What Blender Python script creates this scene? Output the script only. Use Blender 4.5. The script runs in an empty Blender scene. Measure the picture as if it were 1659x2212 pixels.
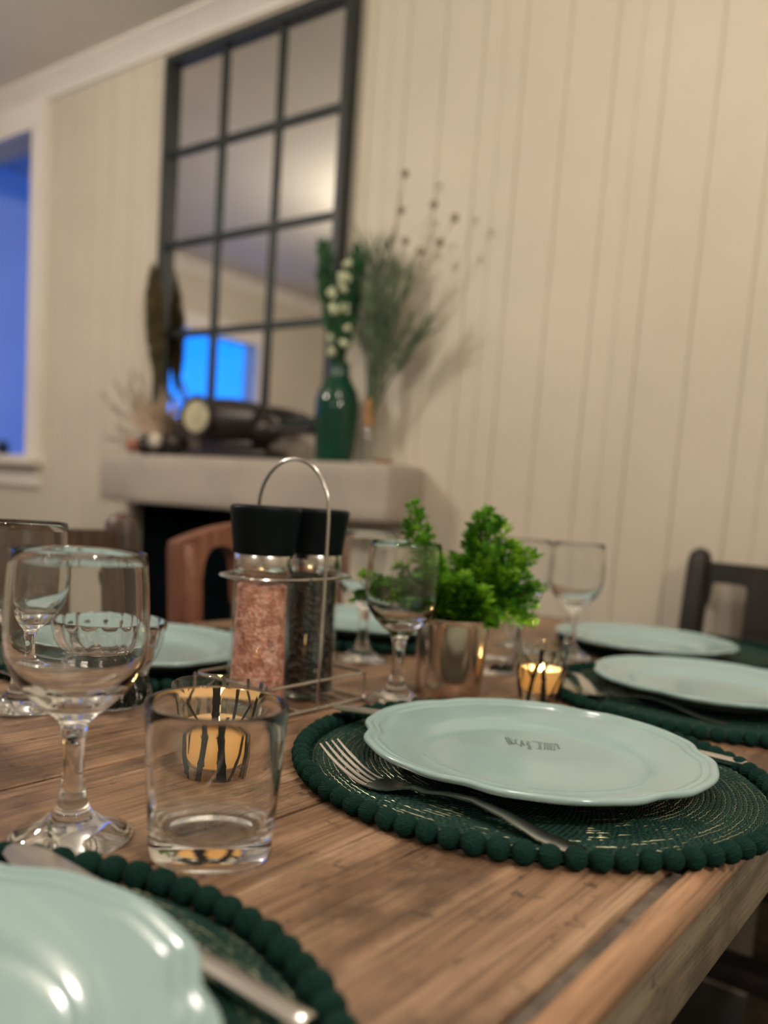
import bpy, bmesh, math, random
from math import pi, sin, cos, radians
from mathutils import Vector, Matrix

random.seed(7)
S = bpy.context.scene
COL = S.collection
T = 0.75                      # table top height above the floor


# ------------------------------------------------------------------ helpers
def link(o, parent=None):
    COL.objects.link(o)
    if parent:
        o.parent = parent
    return o


def tag(o, label=None, cat=None, group=None, kind=None):
    if label: o['label'] = label
    if cat: o['category'] = cat
    if group: o['group'] = group
    if kind: o['kind'] = kind
    return o


def empty(name, loc=(0, 0, 0), rz=0.0):
    o = bpy.data.objects.new(name, None)
    o.empty_display_size = .05
    COL.objects.link(o)
    o.location = loc
    o.rotation_euler = (0, 0, rz)
    return o


def copy_tree(o, parent=None):
    c = o.copy()
    COL.objects.link(c)
    if parent:
        c.parent = parent
    for ch in list(o.children):
        copy_tree(ch, c)
    return c


def place(o, x, y, z=0.0, rz=None, label=None, cat=None, group=None):
    o.location = (x, y, T + z)
    if rz is not None:
        o.rotation_euler.z = rz
    tag(o, label, cat, group)
    return o


class MB:
    """collects shapes in a bmesh; build() links them as one mesh object"""
    def __init__(self):
        self.bm = bmesh.new()

    def box(self, x0, x1, y0, y1, z0, z1, bev=0, M=None):
        r = bmesh.ops.create_cube(self.bm, size=1)
        vs = r['verts']
        m = Matrix.Translation(((x0 + x1) / 2, (y0 + y1) / 2, (z0 + z1) / 2)) @ Matrix.Diagonal((x1 - x0, y1 - y0, z1 - z0, 1))
        bmesh.ops.transform(self.bm, matrix=m, verts=vs)
        if bev:
            es = list({e for v in vs for e in v.link_edges})
            rb = bmesh.ops.bevel(self.bm, geom=es, offset=bev, segments=2, profile=.5, affect='EDGES')
            vs = list({v for f in rb['faces'] for v in f.verts} | {v for v in vs if v.is_valid})
        if M is not None:
            bmesh.ops.transform(self.bm, matrix=M, verts=[v for v in vs if v.is_valid])
        return self

    def lathe(self, prof, seg=64, mod=None, closed=False, M=None, center=(0, 0, 0)):
        bm = self.bm
        rings = []
        allv = []
        for (r, z) in prof:
            if r < 1e-5:
                v = bm.verts.new((center[0], center[1], center[2] + z)); rings.append([v]); allv.append(v)
            else:
                ring = []
                for k in range(seg):
                    a = 2 * pi * k / seg
                    rr = r * (mod(a, r, z) if mod else 1)
                    v = bm.verts.new((center[0] + rr * cos(a), center[1] + rr * sin(a), center[2] + z)); ring.append(v)
                rings.append(ring); allv += ring
        pairs = list(zip(rings[:-1], rings[1:]))
        if closed:
            pairs.append((rings[-1], rings[0]))
        for A, B in pairs:
            for k in range(seg):
                k2 = (k + 1) % seg
                if len(A) == 1 and len(B) == 1: continue
                if len(A) == 1: f = (A[0], B[k2], B[k])
                elif len(B) == 1: f = (A[k], A[k2], B[0])
                else: f = (A[k], A[k2], B[k2], B[k])
                bm.faces.new(f)
        if M is not None:
            bmesh.ops.transform(bm, matrix=M, verts=allv)
        return self

    def tube(self, pts, rad, seg=8, cap=True, flat=1.0, up=None, loop=False):
        bm = self.bm
        pts = [Vector(p) for p in pts]
        n = len(pts)
        rads = rad if isinstance(rad, (list, tuple)) else [rad] * n
        rings = []
        prev = None
        for i, p in enumerate(pts):
            if loop: t = pts[(i + 1) % n] - pts[i - 1]
            else: t = pts[min(i + 1, n - 1)] - pts[max(i - 1, 0)]
            t.normalize()
            if up is not None:
                b = Vector(up)
                a = t.cross(b).normalized() if t.cross(b).length > 1e-6 else Vector((1, 0, 0))
                b = a.cross(t).normalized()
            else:
                if prev is None:
                    ref = Vector((0, 0, 1)) if abs(t.z) < .9 else Vector((1, 0, 0))
                    a = t.cross(ref).normalized()
                else:
                    a = (prev - t * prev.dot(t)).normalized()
                b = t.cross(a).normalized()
            prev = a
            r = rads[i]
            rings.append([bm.verts.new(p + a * r * cos(2 * pi * k / seg) + b * r * flat * sin(2 * pi * k / seg)) for k in range(seg)])
        m = n if loop else n - 1
        for i in range(m):
            A, B = rings[i], rings[(i + 1) % n]
            for k in range(seg):
                k2 = (k + 1) % seg
                bm.faces.new((A[k], A[k2], B[k2], B[k]))
        if cap and not loop:
            bm.faces.new(rings[0][::-1]); bm.faces.new(rings[-1])
        return self

    def ball(self, c, r, sub=2, sc=(1, 1, 1)):
        m = Matrix.Translation(c) @ Matrix.Diagonal((r * sc[0], r * sc[1], r * sc[2], 1))
        bmesh.ops.create_icosphere(self.bm, subdivisions=sub, radius=1, matrix=m)
        return self

    def poly_prism(self, pts, z0, z1):
        bm = self.bm
        a = [bm.verts.new((p[0], p[1], z0)) for p in pts]
        b = [bm.verts.new((p[0], p[1], z1)) for p in pts]
        n = len(pts)
        bm.faces.new(a[::-1]); bm.faces.new(b)
        for i in range(n):
            bm.faces.new((a[i], a[(i + 1) % n], b[(i + 1) % n], b[i]))
        return self

    def build(self, name, mat, parent=None, smooth=True, angle=40, loc=None):
        bm = self.bm
        bmesh.ops.recalc_face_normals(bm, faces=bm.faces)
        me = bpy.data.meshes.new(name)
        bm.to_mesh(me); bm.free()
        if smooth:
            me.polygons.foreach_set('use_smooth', [True] * len(me.polygons))
            try: me.set_sharp_from_angle(angle=radians(angle))
            except Exception: pass
        if mat: me.materials.append(mat)
        o = bpy.data.objects.new(name, me)
        link(o, parent)
        if loc: o.location = loc
        return o


# ------------------------------------------------------------------ materials
class NT:
    def __init__(self, name):
        self.m = bpy.data.materials.new(name)
        self.m.use_nodes = True
        self.t = self.m.node_tree
        self.t.nodes.clear()
        self.out = self.n('ShaderNodeOutputMaterial')

    def n(self, typ, **kw):
        nd = self.t.nodes.new(typ)
        for k, v in kw.items():
            if k.startswith('i_'):
                nd.inputs[k[2:].replace('_', ' ')].default_value = v
            else:
                setattr(nd, k, v)
        return nd

    def l(self, a, b):
        self.t.links.new(a, b)

    def coord(self, kind='Object', scale=(1, 1, 1), rnd=False):
        tc = self.n('ShaderNodeTexCoord')
        mp = self.n('ShaderNodeMapping')
        mp.inputs['Scale'].default_value = scale
        self.l(tc.outputs[kind], mp.inputs['Vector'])
        if rnd:
            oi = self.n('ShaderNodeObjectInfo')
            mu = self.n('ShaderNodeMath', operation='MULTIPLY'); mu.inputs[1].default_value = 37.0
            self.l(oi.outputs['Random'], mu.inputs[0])
            cb = self.n('ShaderNodeCombineXYZ')
            for k in range(3): self.l(mu.outputs[0], cb.inputs[k])
            self.l(cb.outputs[0], mp.inputs['Location'])
        return mp.outputs[0]

    def noise(self, vec, scale, detail=4, rough=.55, dist=0):
        nd = self.n('ShaderNodeTexNoise')
        nd.inputs['Scale'].default_value = scale
        nd.inputs['Detail'].default_value = detail
        nd.inputs['Roughness'].default_value = rough
        nd.inputs['Distortion'].default_value = dist
        self.l(vec, nd.inputs['Vector'])
        return nd.outputs[0]

    def ramp(self, fac, stops):
        r = self.n('ShaderNodeValToRGB')
        el = r.color_ramp.elements
        while len(el) < len(stops): el.new(.5)
        for e, (p, c) in zip(el, stops):
            e.position = p
            e.color = (*c, 1) if len(c) == 3 else c
        self.l(fac, r.inputs[0])
        return r.outputs[0]

    def mix(self, fac, a, b, mode='MIX'):
        m = self.n('ShaderNodeMix', data_type='RGBA', blend_type=mode)
        if isinstance(fac, (int, float)): m.inputs[0].default_value = fac
        else: self.l(fac, m.inputs[0])
        for s, v in ((m.inputs[6], a), (m.inputs[7], b)):
            if isinstance(v, tuple): s.default_value = (*v, 1)
            else: self.l(v, s)
        return m.outputs[2]

    def math(self, op, a, b=None, c=None):
        m = self.n('ShaderNodeMath', operation=op)
        for i, v in enumerate((a, b, c)):
            if v is None: continue
            if isinstance(v, (int, float)): m.inputs[i].default_value = v
            else: self.l(v, m.inputs[i])
        return m.outputs[0]

    def bump(self, h, strength=.3, dist=.001):
        b = self.n('ShaderNodeBump')
        b.inputs['Strength'].default_value = strength
        b.inputs['Distance'].default_value = dist
        self.l(h, b.inputs['Height'])
        return b.outputs[0]

    def pbr(self, col=None, rough=.5, metal=0, bump=None, **kw):
        p = self.n('ShaderNodeBsdfPrincipled')
        if isinstance(col, tuple): p.inputs['Base Color'].default_value = (*col, 1)
        elif col is not None: self.l(col, p.inputs['Base Color'])
        if isinstance(rough, (int, float)): p.inputs['Roughness'].default_value = rough
        else: self.l(rough, p.inputs['Roughness'])
        p.inputs['Metallic'].default_value = metal
        if bump is not None: self.l(bump, p.inputs['Normal'])
        for k, v in kw.items():
            p.inputs[k.replace('_', ' ')].default_value = v
        self.l(p.outputs[0], self.out.inputs['Surface'])
        return p


def plain(name, col, rough=.5, metal=0, var=.12, vscale=30, bump=0, bscale=80, **kw):
    t = NT(name)
    v = t.coord()
    nz = t.noise(v, vscale, 3)
    c2 = tuple(min(1, c * (1 + var)) for c in col); c1 = tuple(c * (1 - var) for c in col)
    col_s = t.ramp(nz, [(.3, c1), (.7, c2)])
    b = None
    if bump: b = t.bump(t.noise(v, bscale, 3), bump, .002)
    t.pbr(col_s, rough, metal, b, **kw)
    return t.m


def wood(name, dark, mid, light, axis='y', scale=1.0, rough=.55, bump=.35, crack=True):
    t = NT(name)
    def along(ac, al):
        st = {'x': (al, ac, ac), 'y': (ac, al, ac), 'z': (ac, ac, al)}[axis]
        return t.coord('Object', tuple(q * scale for q in st), rnd=True)
    broad = t.noise(along(20, 1.6), 1.0, 5, .6, 1.4)
    lines = t.noise(along(95, 2.6), 1.0, 5, .65, .5)
    fine = t.noise(along(420, 9), 1.0, 3, .6)
    c = t.ramp(t.mix(.32, broad, lines), [(.30, dark), (.50, mid), (.68, light)])
    dk = tuple(x * .45 for x in dark)
    c = t.mix(t.ramp(fine, [(.34, (.75, .75, .75)), (.52, (0, 0, 0))]), c, tuple(x * .62 + y * .1 for x, y in zip(dark, mid)))
    hgt = t.mix(.5, lines, fine)
    if crack:
        blot = t.noise(along(13, 8), 1.0, 6, .7)
        c = t.mix(t.ramp(blot, [(.36, (.85, .85, .85)), (.54, (0, 0, 0))]), c, tuple(x * .75 for x in dark))
        spots = t.noise(along(70, 42), 1.0, 3, .6, .5)
        c = t.mix(t.ramp(spots, [(.30, (.75, .75, .75)), (.37, (0, 0, 0))]), c, dk)
        ck = t.noise(along(70, 3.2), 1.0, 2, .5, .3)
        cm = t.ramp(ck, [(.275, (1, 1, 1)), (.305, (0, 0, 0))])
        c = t.mix(cm, c, tuple(x * .15 for x in dark))
        hgt = t.mix(cm, hgt, (0, 0, 0))
    t.pbr(c, rough, 0, t.bump(hgt, bump, .0015))
    return t.m


def glass(name, tint=(1, 1, 1), rough=0.0, ior=1.5):
    t = NT(name)
    v = t.coord()
    c = t.ramp(t.noise(v, 20, 1), [(0, tuple(x * .985 for x in tint)), (1, tint)])
    p = t.pbr(c, rough)
    p.inputs['Transmission Weight'].default_value = 1
    p.inputs['IOR'].default_value = ior
    return t.m


def thin_glass(name, tint=(1, 1, 1), refl=(1, 1, 1), ior=1.5):
    """thin wall of clear glass: straight-through light plus fresnel reflection"""
    t = NT(name)
    lw = t.n('ShaderNodeLayerWeight'); lw.inputs['Blend'].default_value = .5
    fres = t.math('ADD', t.math('MULTIPLY', t.math('POWER', lw.outputs['Facing'], 5.0), .93), .045)
    tr = t.n('ShaderNodeBsdfTransparent')
    v = t.coord()
    t.l(t.ramp(t.noise(v, 20, 1), [(0, tuple(x * .99 for x in tint)), (1, tint)]), tr.inputs[0])
    gl = t.n('ShaderNodeBsdfGlossy')
    gl.inputs['Roughness'].default_value = .02
    gl.inputs['Color'].default_value = (*refl, 1)
    mx = t.n('ShaderNodeMixShader')
    t.l(fres, mx.inputs[0]); t.l(tr.outputs[0], mx.inputs[1]); t.l(gl.outputs[0], mx.inputs[2])
    t.l(mx.outputs[0], t.out.inputs['Surface'])
    return t.m


M = {}
M['table'] = wood('table_pine', (.09, .046, .024), (.27, .157, .09), (.46, .30, .185), 'y', 1.0, .48, .5)
M['nosing'] = wood('table_edge_pine', (.20, .10, .055), (.44, .25, .145), (.62, .39, .25), 'y', 1.0, .34, .3, crack=False)
M['apron'] = wood('table_apron_wood', (.12, .095, .062), (.25, .205, .14), (.36, .30, .215), 'y', 1.2, .7, .6)
M['groove'] = plain('worn_groove', (.11, .085, .065), .8, var=.5, vscale=60)
M['chair'] = wood('chair_wood', (.07, .022, .012), (.19, .07, .037), (.29, .125, .07), 'z', 1.0, .45, .2, crack=False)
M['chair_dark'] = wood('chair_dark_wood', (.004, .004, .004), (.010, .007, .006), (.028, .016, .012), 'z', 1.0, .5, .2, crack=False)
M['chair_mid'] = wood('chair_brown_wood', (.02, .011, .007), (.06, .03, .018), (.16, .095, .055), 'z', 1.0, .45, .2, crack=False)
M['wall'] = plain('painted_boards', (.59, .525, .425), .55, var=.05, vscale=3, bump=.06, bscale=40)
M['trim'] = plain('painted_trim', (.78, .72, .65), .4, var=.03, vscale=5)
M['ceiling'] = plain('painted_ceiling', (.74, .69, .62), .6, var=.04, vscale=2)
M['floor'] = wood('floor_wood', (.02, .025, .026), (.05, .055, .055), (.08, .085, .083), 'y', .6, .4, .2, crack=False)
M['beam'] = plain('limewashed_beam', (.40, .35, .295), .7, var=.13, vscale=6, bump=.15, bscale=25)
M['recess_shade'] = plain('firebox_shade', (.003, .005, .006), .9, var=.3, vscale=12, Specular_IOR_Level=0.0)  # shade of the hearth recess put into a near-black colour
M['mirror'] = plain('mirror_silver', (.88, .86, .82), .0, 1.0, var=.01)
M['iron'] = plain('dark_iron', (.016, .021, .021), .45, .0, var=.25, vscale=25)
M['steel'] = plain('brushed_steel', (.72, .69, .66), .22, 1.0, var=.05, vscale=60)
M['wire'] = plain('chrome_wire', (.62, .6, .57), .2, 1.0, var=.05, vscale=60)
M['black'] = plain('black_plastic', (.002, .005, .007), .45, var=.2, vscale=20, Specular_IOR_Level=.12)
M['rubber'] = plain('black_foot', (.01, .012, .014), .5)
M['glass'] = glass('clear_glass', (.99, 1, .995), 0, 1.48)
M['thin'] = thin_glass('thin_clear_glass', (.96, .97, .96))
M['pane'] = thin_glass('window_glass', (.97, .98, 1.0))
M['greenglass'] = plain('green_glass_bottle', (.0, .042, .024), .05, var=.2, vscale=12)
M['wax'] = None
M['print'] = plain('black_print', (.004, .006, .006), .5, var=.1)
M['leaf'] = None
M['soil'] = plain('potting_soil', (.012, .012, .01), .9, var=.4, vscale=80, bump=.5)
M['wood_orn'] = wood('ornament_wood', (.008, .006, .006), (.022, .014, .012), (.05, .028, .02), 'x', 2, .4, .2, crack=False)
M['dial'] = plain('pale_dial', (.42, .38, .25), .5, var=.35, vscale=18)
M['plume'] = plain('dried_plume_fibre', (.10, .075, .03), .9, var=.4, vscale=30)
M['drygrass'] = plain('dried_grass_fibre', (.30, .25, .18), .9, var=.3, vscale=30)
M['petal'] = plain('dried_petal', (.38, .28, .19), .8, var=.25, vscale=25)
M['pink'] = plain('pink_stone', (.32, .12, .09), .6, var=.2)
M['shell'] = plain('white_shell', (.55, .50, .42), .5, var=.2)
M['stem'] = plain('green_stem', (.016, .075, .022), .6, var=.4, vscale=20)
M['sage'] = plain('sage_leaf', (.10, .14, .075), .7, var=.3, vscale=20)
M['blossom'] = plain('cream_blossom', (.55, .58, .38), .7, var=.15)
M['cork'] = plain('cork', (.32, .17, .07), .8, var=.3)
M['gold'] = plain('gold_thread', (.62, .60, .38), .42, 1.0, var=.3, vscale=300)


def mk_plate():
    t = NT('celadon_glaze')
    v = t.coord()
    c = t.ramp(t.noise(v, 14, 4), [(.3, (.30, .425, .422)), (.7, (.325, .455, .45))])
    sp = t.n('ShaderNodeTexVoronoi'); sp.inputs['Scale'].default_value = 55
    t.l(v, sp.inputs['Vector'])
    c = t.mix(t.ramp(sp.outputs['Distance'], [(.018, (1, 1, 1)), (.03, (0, 0, 0))]), c, (.12, .16, .14))
    p = t.pbr(c, .13, 0, t.bump(t.noise(v, 22, 2), .04, .002))
    p.inputs['Specular IOR Level'].default_value = .55
    return t.m


def mk_mat():
    t = NT('green_woven_straw')
    v = t.coord()
    sx = t.n('ShaderNodeSeparateXYZ'); t.l(v, sx.inputs[0])
    a = t.math('ARCTAN2', sx.outputs[1], sx.outputs[0])
    r = t.math('POWER', t.math('ADD', t.math('MULTIPLY', sx.outputs[0], sx.outputs[0]), t.math('MULTIPLY', sx.outputs[1], sx.outputs[1])), .5)
    w = t.math('SINE', t.math('ADD', t.math('MULTIPLY', a, 190.0), t.math('MULTIPLY', r, 2600.0)))
    n = t.noise(v, 420, 3)
    c = t.ramp(n, [(.3, (.003, .022, .018)), (.55, (.006, .040, .031)), (.75, (.016, .080, .055))])
    h = t.math('ADD', t.math('MULTIPLY', w, .5), n)
    p = t.pbr(c, .6, 0, t.bump(h, .8, .0012), Specular_IOR_Level=.25)
    return t.m


def mk_pom():
    t = NT('green_pompom_yarn')
    v = t.coord()
    sx = t.n('ShaderNodeSeparateXYZ'); t.l(v, sx.inputs[0])
    a = t.math('ARCTAN2', sx.outputs[2], sx.outputs[0])
    n = t.noise(v, 700, 3)
    w = t.math('SINE', t.math('ADD', t.math('MULTIPLY', a, 34.0), t.math('MULTIPLY', n, 5.0)))
    c = t.ramp(n, [(.3, (.002, .032, .025)), (.7, (.006, .062, .047))])
    p = t.pbr(c, .85, 0, t.bump(t.math('ADD', w, n), 1.0, .0012))
    p.inputs['Sheen Weight'].default_value = .06; p.inputs['Specular IOR Level'].default_value = .15
    p.inputs['Sheen Tint'].default_value = (.3, .6, .45, 1)
    return t.m


def mk_salt():
    t = NT('pink_salt')
    v = t.coord()
    vo = t.n('ShaderNodeTexVoronoi'); vo.inputs['Scale'].default_value = 330
    t.l(v, vo.inputs['Vector'])
    n = t.noise(v, 90, 3)
    c = t.ramp(vo.outputs['Color'], [(.15, (.78, .33, .25)), (.5, (.88, .44, .35)), (.9, (.95, .64, .55))])
    c = t.mix(t.ramp(n, [(.38, (1, 1, 1)), (.55, (0, 0, 0))]), c, (.46, .16, .11))
    t.pbr(c, .4, 0, t.bump(vo.outputs['Distance'], .8, .002))
    return t.m


def mk_pepper():
    t = NT('black_pepper')
    v = t.coord()
    vo = t.n('ShaderNodeTexVoronoi'); vo.inputs['Scale'].default_value = 190
    t.l(v, vo.inputs['Vector'])
    c = t.ramp(vo.outputs['Color'], [(.3, (.006, .007, .007)), (.7, (.02, .016, .013)), (.93, (.12, .085, .06))])
    t.pbr(c, .5, 0, t.bump(vo.outputs['Distance'], 1.0, .003))
    return t.m


def mk_wax():
    t = NT('candle_wax')
    v = t.coord()
    c = t.ramp(t.noise(v, 40, 2), [(0, (1.0, .80, .50)), (1, (1.0, .84, .56))])
    tl = t.n('ShaderNodeBsdfTranslucent'); df = t.n('ShaderNodeBsdfDiffuse')
    t.l(c, tl.inputs[0]); t.l(c, df.inputs[0])
    mx = t.n('ShaderNodeMixShader'); mx.inputs[0].default_value = .3
    t.l(tl.outputs[0], mx.inputs[1]); t.l(df.outputs[0], mx.inputs[2])
    t.l(mx.outputs[0], t.out.inputs['Surface'])
    return t.m


def mk_flame():
    t = NT('candle_flame')
    e = t.n('ShaderNodeEmission'); e.inputs[0].default_value = (1, .62, .25, 1); e.inputs[1].default_value = 60
    t.l(e.outputs[0], t.out.inputs['Surface'])
    return t.m


def mk_leaf():
    t = NT('fresh_green_leaf')
    v = t.coord()
    n = t.noise(v, 38, 3, .6)
    c = t.ramp(n, [(.3, (.012, .075, .005)), (.47, (.07, .27, .010)), (.68, (.34, .62, .03))])
    df = t.n('ShaderNodeBsdfPrincipled'); df.inputs['Roughness'].default_value = .5
    tl = t.n('ShaderNodeBsdfTranslucent')
    t.l(c, df.inputs['Base Color']); t.l(c, tl.inputs[0])
    mx = t.n('ShaderNodeMixShader'); mx.inputs[0].default_value = .3
    t.l(df.outputs[0], mx.inputs[1]); t.l(tl.outputs[0], mx.inputs[2])
    t.l(mx.outputs[0], t.out.inputs['Surface'])
    return t.m


M['plate'] = mk_plate(); M['mat'] = mk_mat(); M['pom'] = mk_pom(); M['salt'] = mk_salt(); M['pepper'] = mk_pepper()
M['wax'] = mk_wax(); M['flame'] = mk_flame(); M['leaf'] = mk_leaf()
M['pot'] = plain('champagne_metal_glaze', (.52, .40, .30), .16, .85, var=.15, vscale=30)

# ------------------------------------------------------------------ room
WY = 1.80                       # face of the panelled wall
XW, XE, YS, H = -4.40, 2.30, -2.80, 2.372
W1 = dict(x0=-4.02, x1=-3.085, z0=T + .284, z1=T + 1.470)      # window in the panelled wall
W2 = dict(y0=-.66, y1=.13, z0=T + .58, z1=T + 1.215)           # window in the wall to the left


def board_wall(name, x0, x1, hole, pitch=.112):
    mb = MB()
    bm = mb.bm

    def strip(xa, xb, z0, z1):
        prof = []
        x = xa
        prof.append((xa, 0))
        k = math.ceil((xa - x0) / pitch + 1e-6)
        while True:
            xg = x0 + k * pitch
            if xg > xb - .006: break
            if xg > xa + .006:
                prof += [(xg - .0024, 0), (xg - .0016, .0035), (xg + .0016, .0035), (xg + .0024, 0)]
            if abs((k * 7) % 3) == 0 and xg + pitch * .5 < xb - .006:
                xm = xg + pitch * .5
                prof += [(xm - .0012, 0), (xm - .0008, .0022), (xm + .0008, .0022), (xm + .0012, 0)]
            k += 1
        prof.append((xb, 0))
        lo = [bm.verts.new((px, WY + d, z0)) for px, d in prof]
        hi = [bm.verts.new((px, WY + d, z1)) for px, d in prof]
        bl = [bm.verts.new((px, WY + .12, z0)) for px in (xa, xb)]
        bh = [bm.verts.new((px, WY + .12, z1)) for px in (xa, xb)]
        for i in range(len(prof) - 1):
            bm.faces.new((lo[i], lo[i + 1], hi[i + 1], hi[i]))
        bm.faces.new((bl[0], bh[0], bh[1], bl[1]))
        bm.faces.new((lo[0], hi[0], bh[0], bl[0]))
        bm.faces.new((lo[-1], bl[1], bh[1], hi[-1]))
        bm.faces.new(hi + [bh[1], bh[0]])
        bm.faces.new((lo + [bl[1], bl[0]])[::-1])
    strip(x0, hole['x0'], 0, H)
    strip(hole['x0'], hole['x1'], 0, hole['z0'])
    strip(hole['x0'], hole['x1'], hole['z1'], H)
    strip(hole['x1'], x1, 0, H)
    o = mb.build(name, M['wall'], smooth=False)
    return tag(o, 'beige painted vertical board wall behind the table', kind='structure')


board_wall('wall_north', XW - .12, XE + .12, W1)
mb = MB()
mb.box(XW - .12, XW, YS, W2['y0'], 0, H); mb.box(XW - .12, XW, W2['y1'], WY, 0, H)
mb.box(XW - .12, XW, W2['y0'], W2['y1'], 0, W2['z0']); mb.box(XW - .12, XW, W2['y0'], W2['y1'], W2['z1'], H)
tag(mb.build('wall_west', M['wall'], smooth=False), 'beige painted wall with a window at dusk', kind='structure')
tag(MB().box(XE, XE + .12, YS, WY, 0, H).build('wall_east', M['wall'], smooth=False), kind='structure')
tag(MB().box(XW - .12, XE + .12, YS - .12, YS, 0, H).build('wall_south', M['wall'], smooth=False), kind='structure')
tag(MB().box(XW - .12, XE + .12, YS - .12, WY + .12, -.08, 0).build('floor', M['floor'], smooth=False), 'dark wooden floor', kind='structure')
tag(MB().box(XW - .12, XE + .12, YS - .12, WY + .12, H, H + .08).build('ceiling', M['ceiling'], smooth=False), 'painted ceiling', kind='structure')


def profile_bar(name, pts, a, b, nrm, mat, label):
    """extrude an (out, down) profile from a to b; nrm = direction into the room"""
    mb = MB(); bm = mb.bm
    A = [bm.verts.new(Vector(a) + Vector(nrm) * o + Vector((0, 0, -d))) for o, d in pts]
    B = [bm.verts.new(Vector(b) + Vector(nrm) * o + Vector((0, 0, -d))) for o, d in pts]
    n = len(pts)
    for i in range(n): bm.faces.new((A[i], A[(i + 1) % n], B[(i + 1) % n], B[i]))
    bm.faces.new(A); bm.faces.new(B[::-1])
    return tag(mb.build(name, mat, smooth=False), label, kind='structure')


cornice = [(0, 0), (.062, 0), (.062, .010), (.048, .018), (.030, .034), (.016, .050), (.012, .062), (0, .062)]
profile_bar('trim_1', cornice, (XW, WY, H), (XE, WY, H), (0, -1, 0), M['trim'], 'pale cornice along the top of the board wall')
profile_bar('trim_2', cornice, (XW, YS, H), (XW, WY, H), (1, 0, 0), M['trim'], 'pale cornice above the left wall')
profile_bar('trim_3', cornice, (XE, YS, H), (XE, WY, H), (-1, 0, 0), M['trim'], 'pale cornice above the right wall')
base = [(0, .12), (.016, .12), (.016, .02), (.008, 0), (0, 0)]
profile_bar('baseboard_west', base, (XW, YS, .12), (XW, WY, .12), (1, 0, 0), M['trim'], 'pale baseboard under the left wall')

# window in the board wall, opening on a glazed porch
w = tag(empty('window_1', ((W1['x0'] + W1['x1']) / 2, WY, W1['z0'])), 'window in the board wall with blue dusk light behind it', kind='structure')
ox, oz = -(W1['x0'] + W1['x1']) / 2, -W1['z0']


def rel(mb, o): 
    for v in mb.bm.verts: v.co -= Vector(o.location)
    return mb


c = .085
mb = MB()
mb.box(W1['x0'] - c, W1['x0'], WY - .02, WY, W1['z0'] - .02, W1['z1']); mb.box(W1['x1'], W1['x1'] + c, WY - .02, WY, W1['z0'] - .02, W1['z1'])
mb.box(W1['x0'] - c, W1['x1'] + c, WY - .024, WY, W1['z1'], W1['z1'] + c)
rel(mb, w).build('casing', M['trim'], w, smooth=False)
mb = MB(); mb.box(W1['x0'] - c - .02, W1['x1'] + c + .02, WY - .07, WY + .10, W1['z0'] - .035, W1['z0'], .004)
mb.box(W1['x0'] - c, W1['x1'] + c, WY - .018, WY, W1['z0'] - .115, W1['z0'] - .035)
rel(mb, w).build('sill', M['trim'], w, smooth=False)
mb = MB(); f = .035
mb.box(W1['x0'], W1['x0'] + f, WY + .07, WY + .105, W1['z0'], W1['z1']); mb.box(W1['x1'] - .006, W1['x1'], WY + .07, WY + .105, W1['z0'], W1['z1'])
mb.box(W1['x0'], W1['x1'], WY + .07, WY + .105, W1['z0'], W1['z0'] + .006)
rel(mb, w).build('sash', M['trim'], w, smooth=False)
rel(MB().box(W1['x0'] + f, W1['x1'] - .006, WY + .085, WY + .089, W1['z0'] + .006, W1['z1']), w).build('pane', M['pane'], w, smooth=False)

# porch beyond it (its wall, ceiling and floor), open to the dusk sky
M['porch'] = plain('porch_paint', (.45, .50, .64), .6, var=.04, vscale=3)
tag(MB().box(-8.5, -3.99 - .02, WY + .9, WY + 1.0, 0, T + 1.62).build('wall_porch', M['porch'], smooth=False), 'porch wall beyond the window in blue dusk light', kind='structure')
mb = MB(); mb.box(-4.09, -3.99, WY + .12, WY + 7, 0, T + 1.62)
tag(mb.build('wall_porch_side', M['porch'], smooth=False), 'porch side wall in blue dusk light', kind='structure')
tag(MB().box(-4.09, -2.6, WY + .12, WY + 7, T + 1.62, T + 1.70).build('ceiling_porch', M['porch'], smooth=False), 'porch ceiling seen through the window', kind='structure')
tag(MB().box(-4.09, 0, WY + .12, WY + 8, -.08, 0).build('floor_porch', M['floor'], smooth=False), kind='structure')

# window in the left wall (seen in the mirror)
w2 = tag(empty('window_2', (XW, (W2['y0'] + W2['y1']) / 2, W2['z0'])), 'window on the left wall showing blue dusk sky', kind='structure')
mb = MB(); c = .10
mb.box(XW, XW + .02, W2['y0'] - c, W2['y0'], W2['z0'] - c, W2['z1'] + c); mb.box(XW, XW + .02, W2['y1'], W2['y1'] + c, W2['z0'] - c, W2['z1'] + c)
mb.box(XW, XW + .02, W2['y0'], W2['y1'], W2['z1'], W2['z1'] + c); mb.box(XW, XW + .05, W2['y0'] - c, W2['y1'] + c, W2['z0'] - .03, W2['z0'])
rel(mb, w2).build('casing', M['trim'], w2, smooth=False)
rel(MB().box(XW - .07, XW - .066, W2['y0'], W2['y1'], W2['z0'], W2['z1']), w2).build('pane', M['pane'], w2, smooth=False)

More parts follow.
